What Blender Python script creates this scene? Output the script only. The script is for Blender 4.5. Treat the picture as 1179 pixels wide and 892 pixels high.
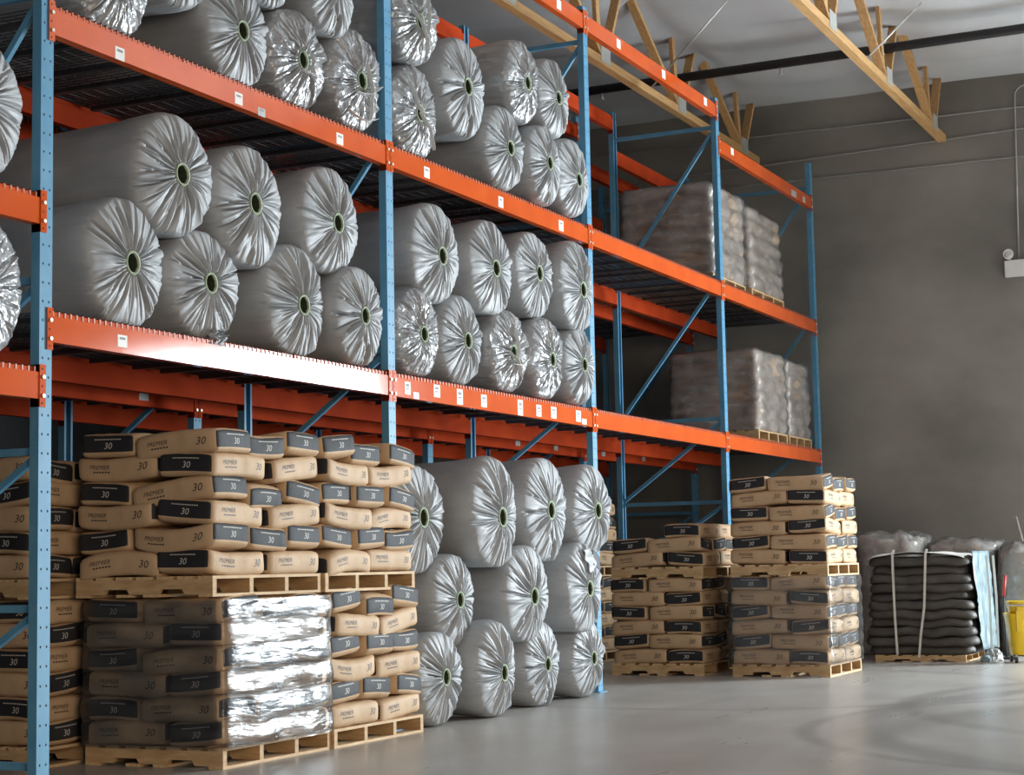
import bpy, bmesh, math, random
from math import sin, cos, pi, radians, atan2, hypot, sqrt
from mathutils import Vector, Matrix, noise

S = bpy.context.scene
COL = S.collection
for o in list(bpy.data.objects):
    bpy.data.objects.remove(o)

# ------------------------------------------------------------------ camera
F_PX, YAW, PITCH, ROLL = 2050.85, 0.4439, 0.0995, -0.0194
CAM = Vector((-7.3964, -6.2909, 1.1491))
fw = Vector((cos(PITCH)*cos(YAW), cos(PITCH)*sin(YAW), sin(PITCH)))
r0 = Vector((sin(YAW), -cos(YAW), 0)); u0 = r0.cross(fw)
rt = r0*cos(ROLL) + u0*sin(ROLL); up = -r0*sin(ROLL) + u0*cos(ROLL)
cd = bpy.data.cameras.new('camera'); cam = bpy.data.objects.new('camera', cd); COL.objects.link(cam)
cd.sensor_width = 36.0; cd.lens = F_PX*36.0/1179.0; cd.clip_end = 200
cam.matrix_world = Matrix(((rt.x, up.x, -fw.x, CAM.x), (rt.y, up.y, -fw.y, CAM.y), (rt.z, up.z, -fw.z, CAM.z), (0, 0, 0, 1)))
S.camera = cam

# ------------------------------------------------------------------ light
W = bpy.data.worlds.new('world'); S.world = W; W.use_nodes = True
bg = W.node_tree.nodes['Background']; bg.inputs[0].default_value = (0.80, 0.88, 1.0, 1); bg.inputs[1].default_value = 0.09
def area(name, loc, direction, sx, sy, power, color):
    l = bpy.data.lights.new(name, 'AREA'); l.shape = 'RECTANGLE'; l.size = sx; l.size_y = sy; l.energy = power; l.color = color
    o = bpy.data.objects.new(name, l); COL.objects.link(o); o.location = loc
    o.rotation_euler = Vector(direction).to_track_quat('-Z', 'Y').to_euler()
    return o
# daylight through the drive-in door in the far wall
area('door_daylight', (15.60, -8.9, 2.35), (-1, 0, -0.40), 4.2, 4.4, 2050, (0.84, 0.94, 1.0))
# unseen warm fill lamp, added behind the camera to lift the shaded end faces
fill_lamp = area('behind_camera_fill', (-9.0, -13.5, 2.6), (0.72, 0.69, -0.52), 7.0, 4.0, 175, (1.0, 0.79, 0.58)); fill_lamp.data.spread = radians(100)
S.view_settings.view_transform = 'Standard'; S.view_settings.look = 'None'
S.view_settings.exposure = 1.1; S.view_settings.gamma = 1.0; S.view_settings.use_curve_mapping = False
S.cycles.max_bounces = 8; S.cycles.transparent_max_bounces = 16; S.cycles.use_denoising = True
S.cycles.sample_clamp_indirect = 6.0; S.cycles.caustics_reflective = False; S.cycles.caustics_refractive = False

# ------------------------------------------------------------------ materials
def new_mat(name):
    m = bpy.data.materials.new(name); m.use_nodes = True
    nt = m.node_tree; return m, nt, nt.nodes['Principled BSDF']
def N(nt, t, **kw):
    n = nt.nodes.new(t)
    for k, v in kw.items(): setattr(n, k, v)
    return n
def noise_mat(name, c1, c2, scale=4, rough=0.6, metal=0.0, bump=0.0, bscale=40, stretch=(1, 1, 1), spec=0.5, detail=6, ramp=(0.35, 0.65), coat=0.0):
    m, nt, p = new_mat(name)
    tc = N(nt, 'ShaderNodeTexCoord'); mp = N(nt, 'ShaderNodeMapping'); mp.inputs['Scale'].default_value = stretch
    nt.links.new(tc.outputs['Object'], mp.inputs[0])
    nz = N(nt, 'ShaderNodeTexNoise'); nz.inputs['Scale'].default_value = scale; nz.inputs['Detail'].default_value = detail
    nt.links.new(mp.outputs[0], nz.inputs['Vector'])
    cr = N(nt, 'ShaderNodeValToRGB')
    cr.color_ramp.elements[0].position = ramp[0]; cr.color_ramp.elements[0].color = (*c1, 1)
    cr.color_ramp.elements[1].position = ramp[1]; cr.color_ramp.elements[1].color = (*c2, 1)
    nt.links.new(nz.outputs['Fac'], cr.inputs[0]); nt.links.new(cr.outputs[0], p.inputs['Base Color'])
    p.inputs['Roughness'].default_value = rough; p.inputs['Metallic'].default_value = metal
    p.inputs['Specular IOR Level'].default_value = spec; p.inputs['Coat Weight'].default_value = coat
    if bump:
        n2 = N(nt, 'ShaderNodeTexNoise'); n2.inputs['Scale'].default_value = bscale; n2.inputs['Detail'].default_value = 4
        nt.links.new(mp.outputs[0], n2.inputs['Vector'])
        b = N(nt, 'ShaderNodeBump'); b.inputs['Strength'].default_value = bump; b.inputs['Distance'].default_value = 0.01
        nt.links.new(n2.outputs['Fac'], b.inputs['Height']); nt.links.new(b.outputs[0], p.inputs['Normal'])
    return m
M = {}
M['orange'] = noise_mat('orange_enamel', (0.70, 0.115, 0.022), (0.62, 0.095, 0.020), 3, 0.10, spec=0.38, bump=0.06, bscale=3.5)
M['orange_rear'] = noise_mat('shaded_orange_enamel', (0.52, 0.060, 0.014), (0.42, 0.045, 0.012), 3, 0.8, spec=0.06)  # darker, duller copy of the orange; shade on the back beams put into colour
M['blue'] = noise_mat('blue_enamel', (0.085, 0.27, 0.44), (0.12, 0.31, 0.47), 5, 0.5, bump=0.03, bscale=30, spec=0.3)
M['hole'] = noise_mat('hole_shade', (0.01, 0.015, 0.02), (0.012, 0.02, 0.025), 5, 0.9)  # for black discs that paint in the shade inside the punched holes
M['bolt'] = noise_mat('zinc_bolt', (0.80, 0.72, 0.55), (0.70, 0.62, 0.48), 20, 0.35, metal=0.4)
M['wire'] = noise_mat('dark_wire', (0.055, 0.055, 0.06), (0.08, 0.08, 0.085), 8, 0.45, metal=0.3)
M['wire_lip'] = noise_mat('orange_coated_wire', (0.50, 0.13, 0.07), (0.58, 0.22, 0.14), 8, 0.45)
M['tan'] = noise_mat('kraft_paper', (0.50, 0.335, 0.195), (0.58, 0.40, 0.24), 5, 0.62, bump=0.30, bscale=14, spec=0.3)
M['label_black'] = noise_mat('black_print', (0.020, 0.020, 0.023), (0.032, 0.032, 0.035), 5, 0.65, bump=0.30, bscale=14, spec=0.3)
M['ink'] = noise_mat('dark_ink', (0.025, 0.02, 0.018), (0.03, 0.025, 0.02), 5, 0.6)
M['white_ink'] = noise_mat('pale_ink', (0.62, 0.58, 0.52), (0.55, 0.52, 0.47), 5, 0.6)
M['wood'] = noise_mat('pallet_wood', (0.52, 0.34, 0.17), (0.68, 0.48, 0.27), 6, 0.7, stretch=(1, 6, 6), bump=0.2, bscale=20)
M['wood_dark'] = noise_mat('stringer_wood', (0.46, 0.29, 0.14), (0.60, 0.41, 0.22), 6, 0.7, stretch=(6, 1, 6), bump=0.2, bscale=20)
M['truss'] = noise_mat('fir_lumber', (0.47, 0.26, 0.10), (0.60, 0.36, 0.15), 5, 0.6, stretch=(0.6, 8, 8), bump=0.1, bscale=20)
M['gusset'] = noise_mat('galvanised_plate', (0.42, 0.43, 0.40), (0.5, 0.5, 0.47), 10, 0.45, metal=0.3)
M['pipe_black'] = noise_mat('black_pipe', (0.012, 0.011, 0.012), (0.02, 0.018, 0.018), 6, 0.5)
M['steel'] = noise_mat('bright_steel_rod', (0.55, 0.55, 0.54), (0.65, 0.65, 0.64), 8, 0.35, metal=0.6)
M['conduit'] = noise_mat('grey_conduit', (0.34, 0.33, 0.31), (0.40, 0.39, 0.37), 8, 0.45, metal=0.3)
M['paper'] = noise_mat('white_sticker', (0.80, 0.78, 0.72), (0.86, 0.84, 0.80), 8, 0.6)
M['paper_grey'] = noise_mat('grey_sticker', (0.42, 0.42, 0.40), (0.5, 0.5, 0.47), 8, 0.6)
M['print'] = noise_mat('sticker_print', (0.16, 0.16, 0.16), (0.24, 0.24, 0.24), 8, 0.7)
M['poly'] = noise_mat('grey_poly_film', (0.34, 0.352, 0.363), (0.42, 0.432, 0.443), 2.5, 0.52, metal=0.04, bump=0.10, bscale=9, spec=0.45)
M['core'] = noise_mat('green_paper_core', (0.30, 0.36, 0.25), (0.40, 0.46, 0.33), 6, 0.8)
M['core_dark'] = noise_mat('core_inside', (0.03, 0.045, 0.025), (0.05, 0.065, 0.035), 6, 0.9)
M['box_white'] = noise_mat('white_housing', (0.70, 0.69, 0.66), (0.74, 0.73, 0.70), 4, 0.45)
M['lens'] = noise_mat('lamp_glass', (0.45, 0.44, 0.42), (0.6, 0.6, 0.57), 8, 0.15)
M['yellow'] = noise_mat('yellow_plastic', (0.82, 0.55, 0.01), (0.86, 0.60, 0.015), 4, 0.35)
M['rubber_and_shade'] = noise_mat('dark_rubber_and_shade', (0.03, 0.03, 0.035), (0.045, 0.045, 0.05), 6, 0.55)
M['red'] = noise_mat('red_grip', (0.45, 0.03, 0.03), (0.5, 0.04, 0.035), 6, 0.45)
M['pole'] = noise_mat('pale_pole', (0.62, 0.56, 0.48), (0.7, 0.64, 0.56), 6, 0.5)
M['strap'] = noise_mat('white_strap', (0.66, 0.65, 0.60), (0.72, 0.70, 0.66), 6, 0.5)
M['blacksack'] = noise_mat('black_woven_sack', (0.050, 0.045, 0.040), (0.085, 0.078, 0.070), 4, 0.55, bump=0.35, bscale=9, stretch=(1, 1, 2))
M['liner'] = noise_mat('pale_liner_film', (0.17, 0.24, 0.27), (0.30, 0.38, 0.41), 7, 0.35, bump=0.5, bscale=12)
M['goods'] = noise_mat('brown_goods', (0.24, 0.17, 0.125), (0.42, 0.32, 0.24), 3, 0.6, stretch=(1, 1, 3), bump=0.3, bscale=10)
M['bundle'] = noise_mat('wrapped_bundle_goods', (0.36, 0.30, 0.25), (0.52, 0.46, 0.40), 3, 0.6, bump=0.3, bscale=8)

def crinkle_mat(name, c1, c2, rough, metal, strength, scale):
    m, nt, p = new_mat(name)
    tc = N(nt, 'ShaderNodeTexCoord')
    nz = N(nt, 'ShaderNodeTexNoise'); nz.inputs['Scale'].default_value = 3; nz.inputs['Detail'].default_value = 3
    nt.links.new(tc.outputs['Object'], nz.inputs['Vector'])
    cr = N(nt, 'ShaderNodeValToRGB'); cr.color_ramp.elements[0].position = .35; cr.color_ramp.elements[1].position = .65
    cr.color_ramp.elements[0].color = (*c1, 1); cr.color_ramp.elements[1].color = (*c2, 1)
    nt.links.new(nz.outputs['Fac'], cr.inputs[0]); nt.links.new(cr.outputs[0], p.inputs['Base Color'])
    p.inputs['Roughness'].default_value = rough; p.inputs['Metallic'].default_value = metal
    vo = N(nt, 'ShaderNodeTexVoronoi'); vo.feature = 'F1'; vo.inputs['Scale'].default_value = scale
    n3 = N(nt, 'ShaderNodeTexNoise'); n3.inputs['Scale'].default_value = scale*0.6; n3.inputs['Detail'].default_value = 3
    nt.links.new(tc.outputs['Object'], n3.inputs['Vector'])
    mx = N(nt, 'ShaderNodeMixRGB'); mx.inputs[0].default_value = 0.35
    nt.links.new(tc.outputs['Object'], mx.inputs[1]); nt.links.new(n3.outputs['Color'], mx.inputs[2])
    nt.links.new(mx.outputs[0], vo.inputs['Vector'])
    b = N(nt, 'ShaderNodeBump'); b.inputs['Strength'].default_value = strength; b.inputs['Distance'].default_value = 0.03
    nt.links.new(vo.outputs['Distance'], b.inputs['Height']); nt.links.new(b.outputs[0], p.inputs['Normal'])
    p.inputs['Coat Weight'].default_value = 0.6; p.inputs['Coat Roughness'].default_value = 0.1
    nt.links.new(b.outputs[0], p.inputs['Coat Normal'])
    return m
M['poly_shiny'] = crinkle_mat('glossy_poly_film', (0.33, 0.335, 0.345), (0.42, 0.425, 0.435), 0.28, 0.15, 0.55, 5.5)

def film_mat(name, haze, tint, rough=0.12, strength=0.6, scale=(2, 2, 9)):
    m = bpy.data.materials.new(name); m.use_nodes = True; nt = m.node_tree; nt.nodes.clear()
    out = N(nt, 'ShaderNodeOutputMaterial'); tr = N(nt, 'ShaderNodeBsdfTransparent'); tr.inputs[0].default_value = (0.985, 0.985, 0.985, 1)
    p = N(nt, 'ShaderNodeBsdfPrincipled'); p.inputs['Base Color'].default_value = (*tint, 1); p.inputs['Roughness'].default_value = rough
    p.inputs['Specular IOR Level'].default_value = 0.9
    gl = N(nt, 'ShaderNodeBsdfGlossy'); gl.inputs['Roughness'].default_value = rough
    tc = N(nt, 'ShaderNodeTexCoord'); mp = N(nt, 'ShaderNodeMapping'); mp.inputs['Scale'].default_value = scale
    nt.links.new(tc.outputs['Object'], mp.inputs[0])
    nz = N(nt, 'ShaderNodeTexNoise'); nz.inputs['Scale'].default_value = 2.2; nz.inputs['Detail'].default_value = 5
    nt.links.new(mp.outputs[0], nz.inputs['Vector'])
    b = N(nt, 'ShaderNodeBump'); b.inputs['Strength'].default_value = strength; b.inputs['Distance'].default_value = 0.03
    nt.links.new(nz.outputs['Fac'], b.inputs['Height'])
    nt.links.new(b.outputs[0], p.inputs['Normal']); nt.links.new(b.outputs[0], gl.inputs['Normal'])
    n2 = N(nt, 'ShaderNodeTexNoise'); n2.inputs['Scale'].default_value = 3.0; n2.inputs['Detail'].default_value = 6
    nt.links.new(mp.outputs[0], n2.inputs['Vector'])
    mr = N(nt, 'ShaderNodeMapRange'); mr.inputs[1].default_value = 0.35; mr.inputs[2].default_value = 0.7
    mr.inputs[3].default_value = haze*0.55; mr.inputs[4].default_value = min(1, haze*1.6)
    nt.links.new(n2.outputs['Fac'], mr.inputs[0])
    m1 = N(nt, 'ShaderNodeMixShader'); nt.links.new(mr.outputs[0], m1.inputs[0])
    nt.links.new(tr.outputs[0], m1.inputs[1]); nt.links.new(p.outputs[0], m1.inputs[2])
    lw = N(nt, 'ShaderNodeFresnel'); lw.inputs['IOR'].default_value = 1.42; nt.links.new(b.outputs[0], lw.inputs['Normal'])
    m2 = N(nt, 'ShaderNodeMixShader'); nt.links.new(lw.outputs[0], m2.inputs[0])
    nt.links.new(m1.outputs[0], m2.inputs[1]); nt.links.new(gl.outputs[0], m2.inputs[2])
    nt.links.new(m2.outputs[0], out.inputs[0])
    return m
M['film'] = film_mat('stretch_film', 0.045, (0.74, 0.77, 0.80), rough=0.2, strength=0.65, scale=(1.3, 1.3, 6))
M['film_thick'] = film_mat('layered_stretch_film', 0.27, (0.74, 0.72, 0.70), rough=0.16, strength=0.7, scale=(3, 3, 5))
M['film_clear'] = film_mat('loose_clear_film', 0.30, (0.75, 0.74, 0.72), rough=0.1, strength=0.9, scale=(4, 4, 4))

def floor_mat():
    m, nt, p = new_mat('polished_concrete')
    tc = N(nt, 'ShaderNodeTexCoord')
    def nz(scale, detail, stretch):
        mp = N(nt, 'ShaderNodeMapping'); mp.inputs['Scale'].default_value = stretch
        nt.links.new(tc.outputs['Object'], mp.inputs[0])
        n = N(nt, 'ShaderNodeTexNoise'); n.inputs['Scale'].default_value = scale; n.inputs['Detail'].default_value = detail
        nt.links.new(mp.outputs[0], n.inputs['Vector']); return n
    a = nz(0.7, 8, (1, 1, 1)); c = nz(1.6, 7, (0.25, 1.5, 1))
    cr = N(nt, 'ShaderNodeValToRGB'); cr.color_ramp.elements[0].position = .3; cr.color_ramp.elements[1].position = .7
    cr.color_ramp.elements[0].color = (0.36, 0.335, 0.305, 1); cr.color_ramp.elements[1].color = (0.46, 0.435, 0.405, 1)
    nt.links.new(a.outputs['Fac'], cr.inputs[0])
    # tyre arcs: thin dark rings about two turning centres
    prev = cr.outputs[0]
    for (cx, cy, rad, wid, s) in ((6.0, -7.2, 4.3, 0.22, 0.75), (7.4, -6.4, 3.5, 0.16, 0.7), (8.5, -1.0, 2.6, 0.12, 0.6), (4.2, -8.5, 5.2, 0.30, 0.6), (5.2, -5.6, 2.9, 0.10, 0.8)):
        vm = N(nt, 'ShaderNodeVectorMath', operation='DISTANCE'); vm.inputs[1].default_value = (cx, cy, 0)
        nt.links.new(tc.outputs['Object'], vm.inputs[0])
        sb = N(nt, 'ShaderNodeMath', operation='SUBTRACT'); sb.inputs[1].default_value = rad; nt.links.new(vm.outputs['Value'], sb.inputs[0])
        ab = N(nt, 'ShaderNodeMath', operation='ABSOLUTE'); nt.links.new(sb.outputs[0], ab.inputs[0])
        mr = N(nt, 'ShaderNodeMapRange'); mr.inputs[1].default_value = wid*0.3; mr.inputs[2].default_value = wid; mr.inputs[3].default_value = s; mr.inputs[4].default_value = 0
        nt.links.new(ab.outputs[0], mr.inputs[0])
        mu = N(nt, 'ShaderNodeMath', operation='MULTIPLY'); nt.links.new(mr.outputs[0], mu.inputs[0]); nt.links.new(c.outputs['Fac'], mu.inputs[1])
        mx = N(nt, 'ShaderNodeMixRGB'); mx.inputs[2].default_value = (0.17, 0.16, 0.155, 1)
        nt.links.new(mu.outputs[0], mx.inputs[0]); nt.links.new(prev, mx.inputs[1]); prev = mx.outputs[0]
    nt.links.new(prev, p.inputs['Base Color'])
    mr = N(nt, 'ShaderNodeMapRange'); mr.inputs[3].default_value = 0.20; mr.inputs[4].default_value = 0.42
    nt.links.new(c.outputs['Fac'], mr.inputs[0]); nt.links.new(mr.outputs[0], p.inputs['Roughness'])
    b = N(nt, 'ShaderNodeBump'); b.inputs['Strength'].default_value = 0.06; b.inputs['Distance'].default_value = 0.02
    nt.links.new(c.outputs['Fac'], b.inputs['Height']); nt.links.new(b.outputs[0], p.inputs['Normal'])
    return m
M['floor'] = floor_mat()
M['concrete'] = noise_mat('tilt_up_concrete', (0.17, 0.158, 0.138), (0.30, 0.284, 0.252), 0.6, 0.8, bump=0.15, bscale=6, stretch=(1, 0.8, 1.2), detail=9)
M['shade_wall'] = noise_mat('wall_with_shade_in_colour', (0.035, 0.034, 0.036), (0.05, 0.048, 0.05), 0.8, 0.8)  # near-black colour stands in for the shade of rack rows not built
M['insul'] = noise_mat('white_insulation_facing', (0.50, 0.50, 0.51), (0.57, 0.57, 0.58), 1.2, 0.55, bump=0.25, bscale=2.5)

# ------------------------------------------------------------------ mesh helpers
class MB:
    def __init__(s): s.v = []; s.f = []; s.m = []; s.sm = []
    def add(s, verts, faces, mat=0, smooth=False):
        b = len(s.v); s.v += [tuple(v) for v in verts]
        for f in faces: s.f.append(tuple(i+b for i in f)); s.m.append(mat); s.sm.append(smooth)
    def box(s, x0, x1, y0, y1, z0, z1, mat=0, M4=None):
        vs = [Vector((x, y, z)) for z in (z0, z1) for y in (y0, y1) for x in (x0, x1)]
        if M4: vs = [M4 @ v for v in vs]
        s.add(vs, [(0, 2, 3, 1), (4, 5, 7, 6), (0, 1, 5, 4), (2, 6, 7, 3), (0, 4, 6, 2), (1, 3, 7, 5)], mat)
    def bar(s, p, q, w, h, mat=0, upv=(0, 0, 1)):
        p = Vector(p); q = Vector(q); d = (q-p).normalized(); u = Vector(upv)
        a = d.cross(u)
        if a.length < 1e-4: a = d.cross(Vector((0, 1, 0)))
        a.normalize(); c = a.cross(d)
        vs = [e + a*i*w/2 + c*j*h/2 for e in (p, q) for (i, j) in ((-1, -1), (1, -1), (1, 1), (-1, 1))]
        s.add(vs, [(3, 2, 1, 0), (4, 5, 6, 7), (0, 1, 5, 4), (1, 2, 6, 5), (2, 3, 7, 6), (3, 0, 4, 7)], mat)
    def tube(s, pts, r, n=10, mat=0, caps=True):
        pts = [Vector(p) for p in pts]; rings = []; b = len(s.v)
        for i, p in enumerate(pts):
            d = (pts[min(i+1, len(pts)-1)] - pts[max(i-1, 0)]).normalized()
            a = d.cross(Vector((0.123, 0.2, 0.97)))
            if a.length < 0.05: a = d.cross(Vector((1, 0, 0)))
            a.normalize(); c = d.cross(a)
            rr = r[i] if isinstance(r, (list, tuple)) else r
            s.v += [tuple(p + (a*cos(2*pi*k/n) + c*sin(2*pi*k/n))*rr) for k in range(n)]
        for i in range(len(pts)-1):
            for k in range(n):
                s.f.append((b+i*n+k, b+i*n+(k+1) % n, b+(i+1)*n+(k+1) % n, b+(i+1)*n+k)); s.m.append(mat); s.sm.append(True)
        if caps:
            s.f.append(tuple(b+k for k in range(n-1, -1, -1))); s.m.append(mat); s.sm.append(False)
            e = b+(len(pts)-1)*n; s.f.append(tuple(e+k for k in range(n))); s.m.append(mat); s.sm.append(False)
    def mesh(s, name, mats):
        me = bpy.data.meshes.new(name); me.from_pydata(s.v, [], s.f)
        for m in mats: me.materials.append(m)
        me.polygons.foreach_set('material_index', s.m); me.polygons.foreach_set('use_smooth', s.sm); me.update()
        return me
    def obj(s, name, mats, parent=None):
        if not isinstance(mats, (list, tuple)): mats = [mats]
        return link(name, s.mesh(name, mats), parent)
def link(name, data, parent=None):
    o = bpy.data.objects.new(name, data); COL.objects.link(o)
    if parent: o.parent = parent
    return o
def thing(name, label, cat, loc=(0, 0, 0), rz=0.0, group=None):
    o = bpy.data.objects.new(name, None); COL.objects.link(o); o.location = loc; o.rotation_euler = (0, 0, rz)
    o.empty_display_size = 0.1
    return tag(o, label, cat, group)
def tag(o, label, cat, group=None, kind=None):
    o['label'] = label; o['category'] = cat
    if group: o['group'] = group
    if kind: o['kind'] = kind
    return o
def dup(root, loc, rz=0.0, label=None, group=None, cat=None):
    def rec(o, par):
        c = o.copy(); COL.objects.link(c); c.parent = par
        for ch in o.children: rec(ch, c)
        return c
    c = rec(root, None); c.location = loc; c.rotation_euler = (0, 0, rz)
    if label: c['label'] = label
    if group: c['group'] = group
    if cat: c['category'] = cat
    return c
class Pool:
    """first call hands out the prototype itself, later calls copies"""
    def __init__(s, make): s.make = make; s.p = None
    def get(s, loc, rz, label, group):
        if s.p is None:
            s.p = s.make(); o = s.p; o.location = loc; o.rotation_euler = (0, 0, rz); o['label'] = label
            if group: o['group'] = group
            return o
        return dup(s.p, loc, rz, label, group)
ORD = ['first', 'second', 'third', 'fourth', 'fifth', 'sixth', 'seventh', 'eighth', 'ninth', 'tenth']

# ------------------------------------------------------------------ setting
XW = 15.5                     # inner face of the far wall
def struct(o): o['kind'] = 'structure'; return o
mb = MB(); mb.box(-16, XW+0.3, -20, 9.3, -0.2, 0.0); struct(mb.obj('floor', M['floor']))
mb = MB()
mb.box(XW, XW+0.3, -6.75, 9.0, 0, 9.2); mb.box(XW, XW+0.3, -11.05, -6.75, 4.6, 9.2); mb.box(XW, XW+0.3, -20, -11.05, 0, 9.2)
struct(mb.obj('wall_far', M['concrete']))
mb = MB(); mb.box(-16, XW+0.3, 9.0, 9.3, 0, 9.2); struct(mb.obj('wall_left', M['shade_wall']))
def ceil_z(x, y):
    base = 7.32 + 0.045*(XW-x)
    ty = ((y + 1.65) / 2.5) % 1.0            # trusses at y = -1.65 + 2.5 k
    tx = (x / 1.22) % 1.0
    s = -0.13*sin(pi*ty)**0.6*(0.6+0.4*sin(pi*tx)) - 0.05*abs(sin(pi*tx))**0.5
    s += 0.05*math.exp(-(min(ty, 1-ty)/0.03)**2)
    s = s*min(1.0, max(0.12, (XW-x)/1.6)) - 0.03
    return base + s + 0.02*noise.noise(Vector((x*1.3, y*1.3, 0)))
mb = MB(); nx, ny = 190, 170
xs = [-14 + (XW+14.0)*i/nx for i in range(nx+1)]; ys = [-20 + 29.0*j/ny for j in range(ny+1)]
mb.add([(x, y, ceil_z(x, y)) for y in ys for x in xs], [(j*(nx+1)+i, (j+1)*(nx+1)+i, (j+1)*(nx+1)+i+1, j*(nx+1)+i+1) for j in range(ny) for i in range(nx)], 0, True)
mb.box(-14, XW+.3, -20, 9.3, 9.2, 9.3)
struct(mb.obj('ceiling', M['insul']))

# ------------------------------------------------------------------ pallet racking
BAY, PW, PD, FD = 3.76, 0.10, 0.06, 1.24
ZA, ZB, ZC, ZD = 2.559, 4.250, 6.282, 5.894
def post_mesh(h):
    mb = MB(); t = 0.006
    mb.box(0, PW, 0, t, 0, h); mb.box(0, t, t, PD, 0, h); mb.box(PW-t, PW, t, PD, 0, h)
    mb.box(t, 0.022, PD-t, PD, 0, h); mb.box(PW-0.022, PW-t, PD-t, PD, 0, h)
    z = 0.06
    while z < h-0.05:
        for x in (0.026, 0.074):
            n = 6; c = [(x+0.0062*cos(2*pi*k/n), -0.0006, z+0.0078*sin(2*pi*k/n)) for k in range(n)]
            mb.add(c, [tuple(range(n))], 1)
        z += 0.1016
    return mb.mesh('post', [M['blue'], M['hole']])
HP = 6.33
post_me = post_mesh(HP)
def make_frame():
    t = thing('rack_upright_frame', '', 'rack frame')
    link('post', post_me, t)
    o = link('post', post_me, t); o.location = (PW, FD+PD, 0); o.rotation_euler = (0, 0, pi)
    for y in (PD/2, FD+PD/2):
        mb = MB(); mb.box(-0.03, PW+0.03, y-0.06, y+0.06, 0, 0.008); mb.obj('base_plate', M['blue'], t)
    zs = [0.15, 0.97, 1.80, 2.72, 4.30, 6.0]
    for z in zs:
        mb = MB(); mb.box(0.034, 0.066, 0.03, FD+0.03, z-0.02, z+0.02); mb.obj('brace', M['blue'], t)
    for i in range(1, len(zs)):
        mb = MB(); mb.bar((0.05, FD+0.02, zs[i-1]+0.02), (0.05, PD-0.02, zs[i]-0.02), 0.03, 0.036); mb.obj('brace', M['blue'], t)
    return t
frames = Pool(make_frame)
fl = ['nearest blue upright frame at the left edge', 'second blue upright frame, between two bays of grey rolls',
      'third blue upright frame, at the right end of the grey rolls', 'fourth blue upright frame, left of the wrapped pallet loads', 'fifth blue upright frame, last one by the concrete wall']
for k in range(5): frames.get((k*BAY, 0, 0), 0, fl[k], 'upright frames of the front rack row')
Y2 = 1.70                     # second row, back to back behind the first
for k in range(5): frames.get((k*BAY, Y2, 0), 0, 'dark blue upright frame of the rear rack row, ' + ORD[k] + ' from the left', 'upright frames of the rear rack row')

def make_beam(mat, front=True):
    L = BAY-PW; H = 0.145
    t = thing('rack_beam', '', 'rack beam')
    mb = MB()
    # stepped box beam: origin at top of the lip, front face at y=0, running +x
    mb.box(0.001, L-0.001, 0.0, 0.04, -0.172, -0.030); mb.box(0.001, L-0.001, 0.028, 0.045, -0.030, -0.001); mb.box(0.001, L-0.001, 0.04, 0.062, -0.172, -0.040)
    mb.obj('beam_tube', mat, t)
    for s in (0, 1):
        x = -0.045 if s == 0 else L-0.002
        mb = MB(); mb.box(x, x+0.047, -0.006, 0.0, -0.215, 0.012); 
        mb.box((-0.003 if s == 0 else L), (0.0 if s == 0 else L+0.003), 0, 0.06, -0.215, 0.012)
        for z in (-0.012, -0.105, -0.195):
            mb.tube([(x+0.018, -0.005, z), (x+0.018, -0.0068, z)], 0.006, 6, 2)
        cp = mb.obj('connector_plate', [mat, M['bolt'], M['hole']], t)
        for z in (-0.055, -0.155):
            mb = MB(); mb.tube([(x+0.024, -0.004, z), (x+0.024, -0.016, z)], 0.011, 8); mb.obj('bolt', M['bolt'], cp)
    return t
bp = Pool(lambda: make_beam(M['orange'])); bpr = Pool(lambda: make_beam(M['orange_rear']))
bayname = ['bay at the left picture edge', 'nearest bay of grey rolls', 'second bay of grey rolls', 'third bay over the dim sacks', 'last bay by the concrete wall']
beams = {}
def beam(pool, k, y, z, desc, rear=False):
    x = k*BAY + PW
    o = pool.get((x, y-0.002 if not rear else y+PD+0.004, z), 0.0, desc, 'orange rack beams')
    if rear:
        o.rotation_euler = (0, 0, pi); o.location = (x+BAY-PW, y+PD+0.002, z)
    beams[desc] = o; return o
lev = {'A': ZA, 'B': ZB, 'C': ZC, 'D': ZD}; ln = {'A': 'lowest level', 'B': 'middle level', 'C': 'top level', 'D': 'top level'}
FB = {}
for k in range(4):
    for l in (('A', 'B') if k == 0 else ('A', 'B', 'C') if k < 3 else ('A', 'B', 'D')):
        FB[(k, l)] = beam(bp, k, 0, lev[l], 'orange front rack beam, %s, %s' % (ln[l], bayname[k+1]))
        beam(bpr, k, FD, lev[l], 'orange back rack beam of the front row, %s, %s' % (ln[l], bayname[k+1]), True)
for z, l in ((2.247, 'lower'), (3.186, 'upper')):
    beam(bp, -1, 0, z, 'orange front rack beam ending at the nearest post, %s one' % l)
    beam(bpr, -1, FD, z, 'orange back rack beam left of the nearest post, %s one' % l, True)
for k in range(4):
    for l in ('A', 'B') + (('D',) if k == 3 else ('C',) if k == 2 else ()):
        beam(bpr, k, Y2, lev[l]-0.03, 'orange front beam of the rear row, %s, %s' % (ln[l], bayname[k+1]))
        beam(bpr, k, Y2+FD, lev[l]-0.03, 'orange back beam of the rear row, %s, %s' % (ln[l], bayname[k+1]), True)

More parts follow.
